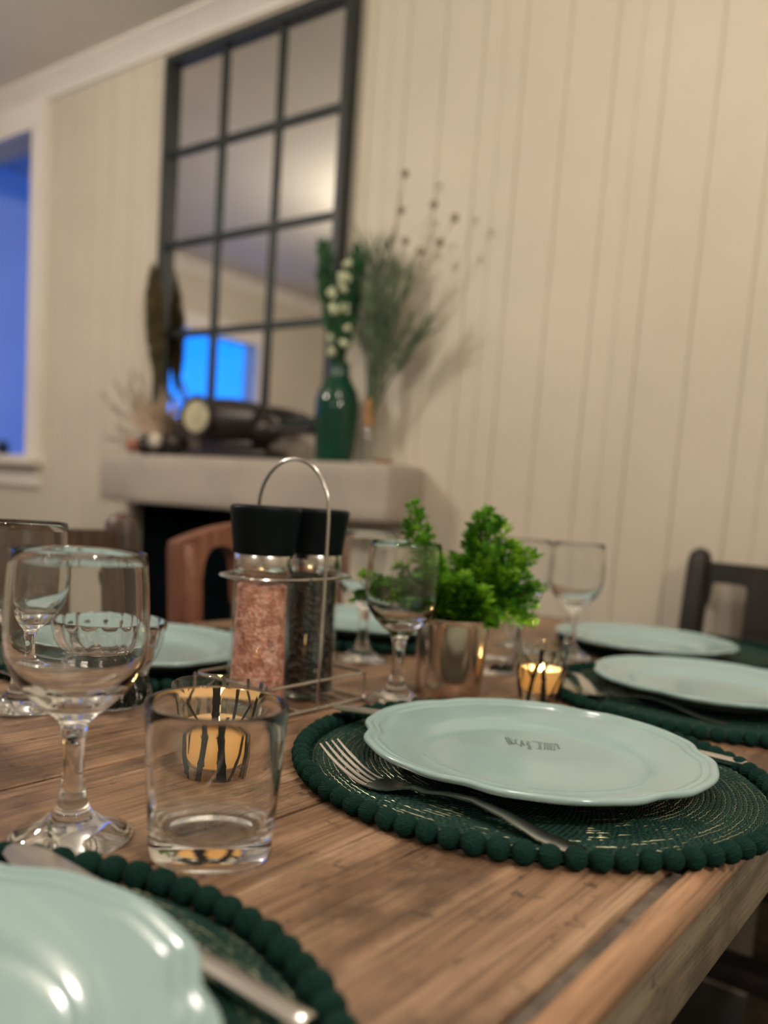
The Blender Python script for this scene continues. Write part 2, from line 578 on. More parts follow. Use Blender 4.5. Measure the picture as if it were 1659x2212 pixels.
# ------------------------------------------------------------------ fireplace with beam
fp = empty('fireplace', (-1.82, WY - .06, 0))
tag(fp, 'fireplace with dark opening under a pale wooden mantel beam on the board wall', 'fireplace')
BX0, BX1, BY0, BZ0, BZ1 = -2.40, -1.235, 1.64, T + .150, T + .298
mb = MB()
mb.box(-2.40, -2.365, WY - .05, WY - .002, 0, BZ0)
rel(mb, fp).build('surround', M['wall'], fp, smooth=False)
rel(MB().box(-1.56, -1.26, WY - .05, WY - .002, 0, BZ0), fp).build('surround', M['wall'], fp, smooth=False)
rel(MB().box(-2.365, -1.56, WY - .012, WY - .002, 0, BZ0), fp).build('opening_shade', M['recess_shade'], fp, smooth=False)  # flat panel on the wall, painted black for the shade of a recess
mb = MB(); mb.box(BX0, BX1, BY0, WY - .002, BZ0, BZ1, .012)
bmesh.ops.subdivide_edges(mb.bm, edges=mb.bm.edges[:], cuts=3, use_grid_fill=True)
rng = random.Random(3)
for v in mb.bm.verts:
    v.co.z += .004 * sin(v.co.x * 9) * (1 if v.co.z < BZ1 - .03 else .2); v.co.y = min(WY - .002, v.co.y + .003 * sin(v.co.x * 13 + v.co.z * 30))
rel(mb, fp).build('mantel_beam', M['beam'], fp, angle=30)

# ------------------------------------------------------------------ wall mirror
mir = empty('framed_mirror', (-1.922, WY, T + .41))
tag(mir, 'tall black-framed wall mirror divided into panes above the mantel', 'mirror')
gx = [-2.288, -2.045, -1.812, -1.557]; gz = [T + .41, T + .685, T + .961, T + 1.236, T + 1.512]
rel(MB().box(gx[0], gx[-1], WY - .016, WY - .002, gz[0], gz[-1]), mir).build('mirror_glass', M['mirror'], mir, smooth=False)
mb = MB(); b = .0125
for x in (gx[0], gx[-1]): mb.box(x - b, x + b, WY - .042, WY - .002, gz[0] - b, gz[-1] + b, .002)
for z in (gz[0], gz[-1]): mb.box(gx[0], gx[-1], WY - .040, WY - .001, z - b, z + b, .002)
rel(mb, mir).build('frame', M['iron'], mir, smooth=False)
for x in gx[1:3]:
    rel(MB().box(x - .0095, x + .0095, WY - .026, WY - .016, gz[0], gz[-1], .002), mir).build('glazing_bar', M['iron'], mir, smooth=False)
for z in gz[1:4]:
    rel(MB().box(gx[0], gx[-1], WY - .027, WY - .0155, z - .0095, z + .0095, .002), mir).build('glazing_bar', M['iron'], mir, smooth=False)

# ------------------------------------------------------------------ dining table
TX0, TX1, TY0, TY1 = -1.00, -.135, -.55, 1.565
tb = empty('dining_table', ((TX0 + TX1) / 2, (TY0 + TY1) / 2, 0))
tag(tb, 'rustic pine plank dining table laid with green mats', 'table')
seams = [TX0, -.845, -.68, -.5125, -.3575, -.1430]
for i in range(len(seams) - 1):
    a, bb = seams[i], seams[i + 1]
    mb = MB(); g = .0011
    mb.box(a + g, bb - g, TY0, TY1, T - .034, T, .0016)
    o = rel(mb, tb).build('plank', M['table'], tb, angle=30)
rel(MB().box(-.1438, -.1364, TY0, TY1, T - .022, T - .0035), tb).build('worn_groove', M['groove'], tb, smooth=False)
# bullnose edge board
mb = MB(); bm = mb.bm
pr = [(-.1362, T - .0235), (-.1362, T - .002), (-.1345, T)]
for k in range(10):
    a = pi / 2 - pi * k / 9
    pr.append((-.1305 + .0098 * cos(a), T - .0118 + .0118 * sin(a)))
n = len(pr); rings = []
for j in range(41):
    y = TY0 + (TY1 - TY0) * j / 40
    rings.append([bm.verts.new((x + .0007 * sin(y * 23 + i) * (2 < i < 11), y, z + .0006 * sin(y * 17 + i * 2) * (2 < i < 11))) for i, (x, z) in enumerate(pr)])
for A, B in zip(rings[:-1], rings[1:]):
    for i in range(n): bm.faces.new((A[i], A[(i + 1) % n], B[(i + 1) % n], B[i]))
bm.faces.new(rings[0]); bm.faces.new(rings[-1][::-1])
rel(mb, tb).build('rounded_edge', M['nosing'], tb, angle=50)
mb = MB(); mb.box(-.1430, -.1312, TY0 + .003, TY1 - .003, T - .092, T - .0245, .0015)
rel(mb, tb).build('apron', M['apron'], tb, angle=30)
for (x0, x1, y0, y1) in ((TX0 + .03, TX0 + .055, TY0 + .03, TY1 - .03), (TX0 + .05, -.16, TY0 + .03, TY0 + .055), (TX0 + .05, -.16, TY1 - .055, TY1 - .03)):
    rel(MB().box(x0, x1, y0, y1, T - .095, T - .034, .002), tb).build('apron', M['apron'], tb, angle=30)
for x in (TX0 + .09, -.23):
    for y in (TY0 + .09, TY1 - .12):
        mb = MB(); mb.box(x - .035, x + .035, y - .035, y + .035, 0, T - .034, .006)
        rel(mb, tb).build('leg', M['apron'], tb, angle=30)

# ------------------------------------------------------------------ chairs (local: sits facing +y, back at y = -.20)
def make_chair(mat, arched):
    r = empty('dining_chair')
    W = .183
    ht = .860 if arched else .898
    for s in (-1, 1):
        mb = MB()
        mb.tube([(s * .178, -.175, 0), (s * .180, -.185, .44), (s * W, -.20, .70), (s * W, -.215, ht - .02), (s * W, -.218, ht - .002), (s * W, -.219, ht + .008), (s * W, -.219, ht + .012)],
                [.026, .028, .029, .029, .026, .016, .004], seg=12, flat=.8)
        mb.build('back_post', mat, r, angle=50)
        mb = MB(); mb.box(s * .178 - .02, s * .178 + .02, .165, .205, 0, .415, .004); mb.build('leg', mat, r, angle=30)
        mb = MB(); mb.box(s * .178 - .012, s * .178 + .012, -.165, .165, .36, .415, .004); mb.build('seat_rail', mat, r, angle=30)
        mb = MB(); mb.box(s * .178 - .011, s * .178 + .011, -.16, .165, .20, .235, .004); mb.build('stretcher', mat, r, angle=30)
    mb = MB(); mb.box(-.158, .158, .155, .215, .270, .302, .004); mb.build('front_stretcher', mat, r, angle=30)
    mb = MB(); mb.box(-.205, .205, -.155, .225, .418, .445, .008); mb.build('seat', mat, r, angle=30)
    # crest rail; its underside is cut by two openings beside the splat
    mb = MB(); bm = mb.bm
    def y_at(z): return -.200 - .09 * (z - .70)
    xs, zt, zb = [], [], []
    g0, g1 = (.070, .158) if arched else (.084, .156)
    N = 120; XL = .206 if arched else .16
    for i in range(N + 1):
        x = -XL + 2 * XL * i / N
        if arched: top = .864 + .040 * cos(x / XL * pi / 2) ** .8 - (.012 if i in (0, N) else 0); edge = .62
        else: top = .884; edge = .80
        bot = edge if abs(x) > g1 else .76
        if g0 <= abs(x) <= g1:
            u = (abs(x) - (g0 + g1) / 2) / ((g1 - g0) / 2)
            bot = (.800 + .062 * math.sqrt(max(0, 1 - abs(u) ** 2.6))) if arched else (.835 + .010 * math.sqrt(max(0, 1 - abs(u) ** 6)))
        xs.append(x); zt.append(top); zb.append(bot)
    fr = [[bm.verts.new((x, y_at(z) + d, z)) for x, z in zip(xs, zz)] for d in ((-.016, .016) if arched else (-.012, .012)) for zz in (zt, zb)]
    a, b_, c_, d_ = fr
    for i in range(N):
        bm.faces.new((a[i], a[i + 1], b_[i + 1], b_[i])); bm.faces.new((c_[i + 1], c_[i], d_[i], d_[i + 1]))
        bm.faces.new((a[i + 1], a[i], c_[i], c_[i + 1])); bm.faces.new((b_[i], b_[i + 1], d_[i + 1], d_[i]))
    bm.faces.new((a[0], b_[0], d_[0], c_[0])); bm.faces.new((a[N], c_[N], d_[N], b_[N]))
    mb.build('crest_rail', mat, r, angle=40)
    mb = MB(); bm = mb.bm
    P8 = []
    for z in (.49, .60, .70, .765):
        for d in (-.009, .009):
            for x in (-g0, g0): P8.append(bm.verts.new((x, y_at(z) + d, z)))
    for k in range(3):
        q = P8[k * 4:k * 4 + 8]
        bm.faces.new((q[0], q[1], q[5], q[4])); bm.faces.new((q[2], q[6], q[7], q[3]))
        bm.faces.new((q[0], q[4], q[6], q[2])); bm.faces.new((q[1], q[3], q[7], q[5]))
    bm.faces.new((P8[0], P8[2], P8[3], P8[1])); bm.faces.new((P8[12], P8[13], P8[15], P8[14]))
    mb.build('splat', mat, r, angle=30)
    mb = MB(); mb.box(-.155, .155, -.196, -.172, .455, .505, .004); mb.build('lower_rail', mat, r, angle=30)
    return r


GC = 'dining chairs around the plank table'
ch = make_chair(M['chair'], True)
ch.location = (-.885, 1.10, 0); ch.rotation_euler.z = -pi / 2
tag(ch, 'red-brown wooden dining chair with an arched back opening, behind the salt mill', 'chair', GC)
c2 = make_chair(M['chair_mid'], False)
c2.location = (-.885, .612, 0); c2.rotation_euler.z = -pi / 2
tag(c2, 'dark brown wooden chair behind the wine glasses, its knobbed back post standing up', 'chair', GC)
c3 = make_chair(M['chair_dark'], False)
c3.location = (-.325, 1.51, 0); c3.rotation_euler.z = pi
tag(c3, 'dark wooden dining chair against the board wall beyond the farthest plate', 'chair', GC)


# ------------------------------------------------------------------ place mats
RM = .176          # woven part; pompoms bring it to about .19
def mat_mesh():
    mb = MB()
    prof = [(0, 0)]
    pitch = .0037
    k = int(RM / pitch)
    prof = [(0, .0), (RM + .002, .0), (RM + .0035, .002)]
    for i in range(k, 0, -1):
        r0 = i * pitch
        prof += [(r0 + .0002, .0038), (r0 - pitch * .25, .0054), (r0 - pitch * .55, .0056)]
    prof += [(pitch * .1, .0042), (0, .0042)]
    mb.lathe(prof, 144)
    return mb


def thread_mesh():
    mb = MB(); rg = random.Random(5)
    pitch = .0037
    k = int(RM / pitch)
    for i in range(8, k + 1):
        r = i * pitch + .0001
        amp = .00035; rad = .00030 if i % 2 else .00019
        n = int(60 + i * 5)
        pts = []
        ph = rg.random() * 6
        for j in range(n):
            a = 2 * pi * j / n
            rr = r + amp * (1 if j % 2 else -1) + .0004 * sin(3 * a + ph)
            pts.append((rr * cos(a), rr * sin(a), .0045 + .0004 * sin(a * 17 + ph) + rg.uniform(-.0004, .0003)))
        mb.tube(pts, rad, seg=4, loop=True)
    return mb


mat0 = empty('placemat')
mat_mesh().build('woven_disc', M['mat'], mat0, angle=80)
thread_mesh().build('gold_thread', M['gold'], mat0, angle=80)
pom_me = None
NP = 77
def poms(root, n=NP):
    global pom_me
    rg = random.Random(11)
    for k in range(n):
        a = 2 * pi * k / n
        if pom_me is None:
            mb = MB(); mb.ball((0, 0, 0), .0076, 4, (1, 1, .92))
            for v in mb.bm.verts:
                a_ = math.atan2(v.co.z, v.co.x)
                v.co *= 1 + .028 * sin(a_ * 15 + v.co.y * 500) + rg.uniform(-.02, .02)
            o = mb.build('pom_pom', M['pom'], root); pom_me = o.data
        else:
            o = bpy.data.objects.new('pom_pom', pom_me); link(o, root)
        s = rg.uniform(.93, 1.06)
        o.location = ((RM + .0078) * cos(a), (RM + .0078) * sin(a), .0072)
        o.rotation_euler = (rg.uniform(-.4, .4), rg.uniform(-.4, .4), a + rg.uniform(-.3, .3))
        o.scale = (s, s, rg.uniform(.95, 1.05))
poms(mat0)
GM = 'green pompom placemats'
mats = {'A': (-.290, .603), 'D': (-.287, .085), 'B': (-.265, 1.005), 'C': (-.420, 1.365), 'E': (-.823, .632), 'F': (-.806, 1.035)}
mlab = {'A': 'green woven round placemat with pompom edge under the plate in the middle of the scene',
        'D': 'green pompom placemat at the near corner, under the closest plate and knife',
        'B': 'green pompom placemat just beyond the patterned candle glass, second along the right edge',
        'C': 'green pompom placemat at the far end in front of the dark chair',
        'E': 'dark green placemat behind the wine glasses, left of the salt mill',
        'F': 'dark green placemat behind the pepper mill and the plant'}
for k, (x, y) in mats.items():
    o = mat0 if k == 'A' else copy_tree(mat0)
    place(o, x, y, 0, {'A': .02, 'D': .3, 'B': 1.1, 'C': 2, 'E': .7, 'F': 1.7}[k], mlab[k], 'placemat', GM)

# ------------------------------------------------------------------ plates
MT = .0058         # top of the weave
def plate_mesh():
    mb = MB()
    def mod(a, r, z):
        f = max(0, min(1, (r - .100) / .03))
        return 1 + f * (.014 * cos(6 * a) - .0075 * cos(12 * a) + .0065 * cos(18 * a) - .002 * cos(24 * a))
    prof = [(0, .002), (.070, .002), (.074, 0), (.079, 0), (.082, .003), (.094, .0085), (.115, .0135), (.130, .0168), (.1345, .0185),
            (.1358, .0205), (.1352, .0222), (.1335, .0231), (.1310, .0230), (.1290, .0216), (.1276, .0205), (.1262, .0211), (.1248, .0212), (.1236, .0203), (.1226, .0193),
            (.120, .0192), (.108, .0168), (.098, .0148), (.0925, .0132), (.0885, .0105), (.0845, .0082), (.078, .0072), (.05, .0068), (0, .0066)]
    mb.lathe(prof, 192, mod)
    return mb


pl0 = plate_mesh().build('dinner_plate', M['plate'], angle=70)
GP = 'celadon scalloped dinner plates'
plates = {'A': (-.287, .597), 'D': (-.285, .086), 'B': (-.270, 1.016), 'C': (-.448, 1.283), 'E': (-.792, .600), 'F': (-.785, 1.022)}
plab = {'A': 'pale celadon scalloped plate with grey marks in its middle, beside the steel fork',
        'D': 'pale celadon plate closest to the camera, at the near left corner of the picture',
        'B': 'pale celadon plate behind the lit candle glass, cut by the right picture edge',
        'C': 'pale celadon plate farthest along the table, in front of the dark chair',
        'E': 'pale celadon plate behind the wine glasses and left of the salt mill',
        'F': 'pale celadon plate half hidden between the pepper mill and the plant pot'}
for k, (x, y) in plates.items():
    o = pl0 if k == 'A' else pl0.copy()
    if k != 'A': COL.objects.link(o)
    place(o, x, y, MT, {'A': .12, 'D': .5, 'B': .9, 'C': .3, 'E': 0, 'F': .6}[k], plab[k], 'plate', GP)
# grey marks drawn as thin strokes in the middle of the plate
px, py = plates['A']
mb = MB()
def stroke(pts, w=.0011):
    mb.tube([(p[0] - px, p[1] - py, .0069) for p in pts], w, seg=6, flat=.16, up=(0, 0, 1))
MARK_STROKES = []
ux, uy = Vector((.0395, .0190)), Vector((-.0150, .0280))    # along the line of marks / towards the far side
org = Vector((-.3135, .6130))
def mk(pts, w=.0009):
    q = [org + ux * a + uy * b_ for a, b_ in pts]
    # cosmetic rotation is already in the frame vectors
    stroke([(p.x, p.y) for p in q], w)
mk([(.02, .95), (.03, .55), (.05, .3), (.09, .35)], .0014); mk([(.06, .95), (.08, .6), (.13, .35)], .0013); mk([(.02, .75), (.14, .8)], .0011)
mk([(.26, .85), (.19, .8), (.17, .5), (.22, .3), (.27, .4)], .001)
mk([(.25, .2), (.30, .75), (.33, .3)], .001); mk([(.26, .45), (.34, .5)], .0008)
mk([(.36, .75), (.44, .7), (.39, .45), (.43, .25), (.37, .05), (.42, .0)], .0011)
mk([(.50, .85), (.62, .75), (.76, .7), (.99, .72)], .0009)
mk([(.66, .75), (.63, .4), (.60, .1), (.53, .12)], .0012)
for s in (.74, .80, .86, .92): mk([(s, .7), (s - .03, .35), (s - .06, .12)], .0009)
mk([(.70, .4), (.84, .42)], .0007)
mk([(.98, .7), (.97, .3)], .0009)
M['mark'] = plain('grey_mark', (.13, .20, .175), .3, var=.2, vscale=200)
mb.build('plate_marks', M['mark'], pl0)

# ------------------------------------------------------------------ cutlery (local: handle end at x = 0, tip towards -x)
def ribbon(mb, st, thick=.0022, nx=9):
    """st: list of (x, halfwidth, z, thickness)"""
    bm = mb.bm; rows = []
    for (x, hw, z, th) in st:
        top = [bm.verts.new((x, hw * (2 * j / (nx - 1) - 1), z + th * .5 * (1 - .5 * (2 * j / (nx - 1) - 1) ** 2))) for j in range(nx)]
        bot = [bm.verts.new((x, hw * (2 * j / (nx - 1) - 1), z - th * .5 * (1 - .5 * (2 * j / (nx - 1) - 1) ** 2))) for j in range(nx)]
        rows.append((top, bot))
    for (t0, b0), (t1, b1) in zip(rows[:-1], rows[1:]):
        for j in range(nx - 1):
            bm.faces.new((t0[j], t0[j + 1], t1[j + 1], t1[j])); bm.faces.new((b0[j + 1], b0[j], b1[j], b1[j + 1]))
        bm.faces.new((t0[0], t1[0], b1[0], b0[0])); bm.faces.new((t0[-1], b0[-1], b1[-1], t1[-1]))
    for (t_, b_) in (rows[0], rows[-1]):
        for j in range(nx - 1): bm.faces.new((t_[j], b_[j], b_[j + 1], t_[j + 1]))


def make_fork():
    mb = MB()
    hz = lambda u: .0016 + .0105 * max(0, sin(pi * min(1, max(0, (u - .02) / .125)))) ** 1.4
    st = []
    for x, hw in ((0, .003), (.002, .0062), (.006, .0080), (.012, .0086), (.03, .0074), (.055, .0054), (.08, .0043), (.10, .0034), (.118, .0031), (.128, .0036), (.136, .0062),
                  (.143, .0100), (.150, .0122), (.158, .0128), (.163, .0126)):
        z = hz(x) if x < .14 else .0022
        if .128 <= x < .158: z = .0022 + max(0, (.147 - x)) * .28
        st.append((-x, hw, z + .0002, .0024 if x < .13 else .0019))
    ribbon(mb, st)
    r = mb.build('dinner_fork', M['steel'], angle=60)
    for k in range(4):
        mt = MB()
        y = (k - 1.5) * .0067
        pts, rd = [], []
        for i in range(9):
            u = i / 8
            pts.append((-.161 - .047 * u, y * (1 - .04 * u), .0022 + .019 * u ** 1.7)); rd.append(.0022 - .0012 * u ** 2)
        mt.tube(pts, rd, seg=8, flat=.62, up=(0, 0, 1))
        mt.build('tine', M['steel'], r)
    return r


def make_knife(L=.205, hl=.092, name='dinner_knife'):
    r = empty(name)
    mb = MB()
    st = []
    for x, hw in ((0, .0048), (.0015, .0058), (.006, .0061), (.03, .0058), (.06, .0054), (hl - .01, .0050), (hl, .0050)):
        st.append((-x, hw, .0036, .0070 if x > 0.001 else .0055))
    ribbon(mb, st)
    mb.build('handle', M['steel'], r, angle=35)
    mb = MB(); bl = L - hl
    st = []
    for u, hw, off in ((0, .0055, 0), (.06, .0075, 0), (.15, .0098, 0), (.6, .0112, 0), (.85, .0108, .0), (.95, .0080, 0), (1, .0024, 0)):
        st.append((-hl - bl * u, hw, .0034, .0018))
    ribbon(mb, st)
    mb.build('blade', M['steel'], r, angle=35)
    return r


fk = make_fork()
GF, GK = 'steel dinner forks', 'steel dinner knives'
place(fk, -.183, .4645, MT - .0006, -.027, 'steel four-tined fork lying in front of the plate in the middle of the scene', 'fork', GF)
for (x, y, rz, lab) in ((-.215, .888, -.05, 'steel fork in front of the right-hand plate beyond the candle'),
                        (-.32, 1.205 + .24, 1.45, None)):
    if lab is None: continue
    place(copy_tree(fk), x, y, MT - .0006, rz, lab, 'fork', GF)
kn = make_knife()
place(kn, -.160, .7385, MT - .0004, -.02, 'steel knife whose flat handle end shows beyond the right side of the middle plate', 'knife', GK)
place(copy_tree(kn), -.190, .2275, MT - .0004, .01, 'steel knife on the near mat, its handle end pointing to the lower right', 'knife', GK).rotation_euler.y = radians(2.0)
place(copy_tree(kn), -.985 + .30 - .0, .452, MT - .0004, pi, 'steel knife on the dark mat behind the wine glasses', 'knife', GK).location.x = -.915
place(copy_tree(kn), -.145, 1.155, MT - .0004, 0, 'steel knife hidden mostly behind the right-hand plate beyond the candle', 'knife', GK)
dk = make_knife(.15, .07, 'dessert_knife')
place(dk, -.3615, .668, MT - .0004, radians(41), 'small steel blade tip poking out under the far left rim of the middle plate', 'knife').rotation_euler.y = radians(4.5)
# loose fork leaning off the far mat beside the candle
place(copy_tree(fk), -.345, .862, .0128, radians(-50), 'steel fork lying by the farther candle glass, across the mat edge', 'fork', GF).rotation_euler.y = radians(-3.2)

# ------------------------------------------------------------------ glassware
def wine_mesh():
    o = [(0, .0012), (.020, .0008), (.0315, 0), (.0338, .0004), (.0345, .0014), (.0338, .0024), (.026, .0055), (.017, .0100), (.0115, .0150), (.0092, .0190), (.0090, .0215), (.0078, .0235),
         (.0066, .030), (.0060, .040), (.0060, .050), (.0066, .059), (.0080, .066), (.0112, .0715), (.0185, .0775), (.0275, .0860), (.0345, .0965), (.0382, .1080), (.0391, .1180), (.0388, .130),
         (.0380, .145), (.0370, .158), (.0364, .1648), (.0358, .1660), (.0352, .1650), (.0357, .158), (.0367, .145), (.0375, .130), (.0378, .1185), (.0369, .1088), (.0334, .0990), (.0263, .0902), (.0176, .0843), (.0090, .0815), (0, .0808)]
    return MB().lathe(o, 96)


wg = wine_mesh().build('wine_glass', M['glass'], angle=80)
GW = 'stemmed wine glasses'
wines = [(-.4165, .2745, 'large empty wine glass in the left front, beside the near mat'),
         (-.692, .400, 'wine glass behind the front left one, partly outside the left edge of the picture'),
         (-.500, .704, 'wine glass in front of the green plant, right of the pepper mill'),
         (-.664, .853, 'wine glass behind the one at the plant, just right of the pepper mill'),
         (-.508, 1.145, 'blurred wine glass behind the candle glass, its stem rising before the farthest plate'),
         (-.577, 1.116, 'blurred wine glass between the plant and the candle glass')]
for i, (x, y, lab) in enumerate(wines):
    o = wg if i == 0 else wg.copy()
    if i: COL.objects.link(o)
    place(o, x, y, .0002, .3 * i, lab, 'wine glass', GW)


def tumbler_mesh():
    o = [(0, .0022), (.020, .0020), (.027, .0006), (.0315, 0), (.0338, .0006), (.0348, .003), (.0355, .016), (.0372, .042), (.0388, .068), (.0397, .0855), (.0394, .0872), (.0385, .0876), (.0376, .0868),
         (.0371, .078), (.0362, .058), (.0347, .034), (.0335, .021), (.0322, .0175), (.029, .0148), (.020, .0140), (.011, .0146), (0, .0150)]
    return MB().lathe(o, 96)


tg = tumbler_mesh().build('tumbler', M['glass'], angle=80)
place(tg, -.3475, .3187, .0002, 0, 'clear empty drinking tumbler in front of the lit candle glass', 'tumbler', 'clear drinking tumblers')
t2 = tg.copy(); COL.objects.link(t2)
place(t2, -.527, .940, .0002, 1, 'clear drinking tumbler behind the plant pot, left of the farther candle', 'tumbler', 'clear drinking tumblers')


def ribbed_mesh():
    N = 16
    out = [(0, .002), (.025, .0012), (.034, 0), (.0385, .003), (.0415, .010), (.0405, .018), (.0372, .0255), (.0362, .030), (.0385, .036), (.0445, .046), (.0490, .058), (.0515, .070), (.0525, .0765)]
    inn = [(.0512, .0782), (.0500, .0768), (.0485, .069), (.0458, .058), (.0410, .047), (.0350, .038), (.0315, .033), (.022, .030), (0, .029)]
    def mod(a, r, z):
        if r < .012: return 1
        return 1 + .085 * (abs(cos(N / 2 * a + 14 * z)) - .6) * (.3 if (r, z) in inn else 1)
    return MB().lathe(out + inn, 256, mod)


rb = ribbed_mesh().build('ribbed_glass_bowl', M['glass'], angle=80)
place(rb, -.668, .4725, .0002, 0, 'ribbed clear glass bowl with a narrow waist behind the front wine glass', 'glass bowl')

# ------------------------------------------------------------------ candle glasses with black bamboo print
def holder_r(z): return .0240 + (.0338 - .0240) * min(1, max(0, (z - .004) / .063)) ** .85


def make_candle():
    r = empty('votive_candle')
    o = [(0, .001), (.0215, 0), (.0235, .0012)]
    for k in range(1, 13):
        z = .067 * k / 12; o.append((holder_r(z), z))
    o += [(.0330, .0680), (.0320, .0672)]
    for k in range(11, 1, -1):
        z = .067 * k / 12; o.append((holder_r(z) - .0020, z))
    o += [(.0205, .0095), (.012, .0082), (0, .0080)]
    MB().lathe(o, 72).build('glass_cup', M['thin'], r, angle=80)
    # wax with a hollow melted around the wick
    zt = .0385
    o = [(0, .0115), (.0195, .0115), (.0212, .0125)]
    for k in range(1, 9):
        z = .0125 + (zt - .0125) * k / 8; o.append((holder_r(z) - .0028, z))
    o += [(.0245, zt + .0006), (.0205, zt - .002), (.0178, zt - .008), (.0150, zt - .016), (.0100, zt - .021), (0, zt - .022)]
    MB().lathe(o, 64).build('wax', M['wax'], r, angle=80)
    MB().tube([(0, 0, zt - .0225), (.0004, 0, zt - .012), (.0012, .0004, zt - .009)], .0007, 6).build('wick', M['print'], r)
    MB().lathe([(0, -.001), (.0016, .0008), (.0028, .0045), (.0027, .008), (.0017, .0130), (.0006, .0175), (0, .0195)], 20, center=(.001, 0, zt - .0105)).build('flame', M['flame'], r)
    # bamboo stalks and leaves printed on the outside
    mb = MB(); bm = mb.bm
    def on(a, z, d=.0004):
        rr = holder_r(z) + d
        return (rr * cos(a), rr * sin(a), z)
    def stalk(a0, z0, a1, z1, w, node=True):
        n = 14
        L, R = [], []
        for i in range(n + 1):
            u = i / n
            z = z0 + (z1 - z0) * u; a = a0 + (a1 - a0) * u
            ww = w * (1.0 + (.28 if node and i % 5 == 0 else 0))
            h = ww / holder_r(z)
            L.append((bm.verts.new(on(a - h, z, .0001)), bm.verts.new(on(a - h, z, .0006)))); R.append((bm.verts.new(on(a + h, z, .0001)), bm.verts.new(on(a + h, z, .0006))))
        for i in range(n):
            bm.faces.new((L[i][1], R[i][1], R[i + 1][1], L[i + 1][1])); bm.faces.new((L[i][0], L[i + 1][0], R[i + 1][0], R[i][0]))
            bm.faces.new((L[i][0], L[i][1], L[i + 1][1], L[i + 1][0])); bm.faces.new((R[i][0], R[i + 1][0], R[i + 1][1], R[i][1]))
        bm.faces.new((L[0][0], R[0][0], R[0][1], L[0][1])); bm.faces.new((L[n][0], L[n][1], R[n][1], R[n][0]))
    def leaf(a0, z0, a1, z1, w):
        n = 8; L, R = [], []
        for i in range(n + 1):
            u = i / n; z = z0 + (z1 - z0) * u; a = a0 + (a1 - a0) * u
            h = (w * sin(pi * (.06 + .9 * u)) ** .8 + .0001) / holder_r(z)
            L.append(bm.verts.new(on(a - h, z, .0005))); R.append(bm.verts.new(on(a + h, z, .0005)))
        for i in range(n): bm.faces.new((L[i], R[i], R[i + 1], L[i + 1]))
    for k in range(3):                      # repeats of the motif around the glass
        a = k * 2 * pi / 3
        stalk(a - .55, .001, a - .18, .047, .0022); stalk(a + .27, .001, a + .05, .043, .0024); stalk(a + .10, .001, a + .08, .026, .0013)
        stalk(a + .42, .001, a + .97, .046, .0012); stalk(a + .90, .004, a + .98, .044, .0012); stalk(a - 1.0, .001, a - 1.04, .026, .0014)
        stalk(a + .02, .032, a + .22, .052, .0011); stalk(a - .06, .047, a - .04, .066, .0024); stalk(a + .34, .048, a + .40, .066, .0010)
        stalk(a + .38, .058, a + .78, .059, .0011, False); stalk(a + .90, .047, a + .98, .066, .0014)
        leaf(a - .74, .048, a - .86, .022, .0014); leaf(a - .62, .049, a - .36, .029, .0016); leaf(a - .40, .030, a - .32, .015, .0010)
        leaf(a - .30, .049, a + .12, .041, .0024); leaf(a - .95, .064, a - .38, .047, .0017); leaf(a + .78, .058, a + .48, .046, .0014); leaf(a - .95, .047, a - 1.04, .036, .0013)
    mb.build('bamboo_print', M['print'], r, angle=60)
    l = bpy.data.lights.new('candle_light', 'POINT'); l.energy = 3.6; l.color = (1, .66, .33); l.shadow_soft_size = .003
    lo = bpy.data.objects.new('candle_light', l); link(lo, r); lo.location = (.001, 0, zt - .006); lo.visible_glossy = True
    return r


cd = make_candle()
place(cd, -.443, .4075, .0003, radians(-43), 'lit candle in a black bamboo-printed glass, seen through the drinking tumbler', 'candle', 'lit candle glasses')
cdb = copy_tree(cd)
place(cdb, -.406, .846, .0003, radians(-64), 'lit candle in a patterned glass behind the middle plate', 'candle', 'lit candle glasses')
cdb.scale = (.92, .92, .92)

# ------------------------------------------------------------------ salt and pepper mills in a wire rack
def make_mill(name, fill_name, fill, top):
    r = empty(name)
    o = [(.0285, .000), (.0305, .001), (.0308, .004), (.0298, .020), (.0282, .050), (.0270, .085), (.0265, .118), (.0265, .127), (.0250, .127), (.0250, .117), (.0255, .085), (.0266, .050), (.0280, .020), (.0284, .006)]
    MB().lathe([(0, 0)] + o + [(.02, .0045), (0, .0045)], 64).build('glass_tube', M['thin'], r, angle=60)
    mb = MB()
    rg = random.Random(9)
    pf = [(0, .0050), (.0262, .0050)]
    for k in range(0, 30):
        z = .0065 + (top - .0065) * k / 29
        rr = .0266 - (.0266 - .0238) * min(1, z / .09)
        pf.append((rr, z))
    pf += [(.020, top + .0016), (.010, top + .0006), (0, top + .001)]
    mb.lathe(pf, 64)
    for v in mb.bm.verts:
        if Vector(v.co.xy).length > .012:
            f = 1 - rg.uniform(0, .035); v.co.x *= f; v.co.y *= f
    mb.build(fill_name, fill, r, angle=80)
    MB().lathe([(.0, .1262), (.0270, .1262), (.0276, .1268), (.0276, .1438), (.0270, .1445), (0, .1445)], 64).build('steel_collar', M['steel'], r, angle=50)
    MB().lathe([(0, .1440), (.0285, .1440), (.0292, .1448), (.0296, .152), (.0318, .170), (.0334, .1835), (.0336, .1862), (.0326, .1882), (.030, .1890), (.012, .1892), (0, .1885)], 64).build('grinder_cap', M['black'], r, angle=50)
    return r


RY = .607
sm = make_mill('salt_mill', 'pink_salt', M['salt'], .114)
place(sm, -.570, RY - .0355, .0046, 0, 'glass grinder filled with pink salt, black top, in the wire rack', 'salt mill')
pm = make_mill('pepper_mill', 'peppercorns', M['pepper'], .121)
place(pm, -.570, RY + .0355, .0046, 0, 'glass grinder filled with black peppercorns beside the pink salt in the wire rack', 'pepper mill')

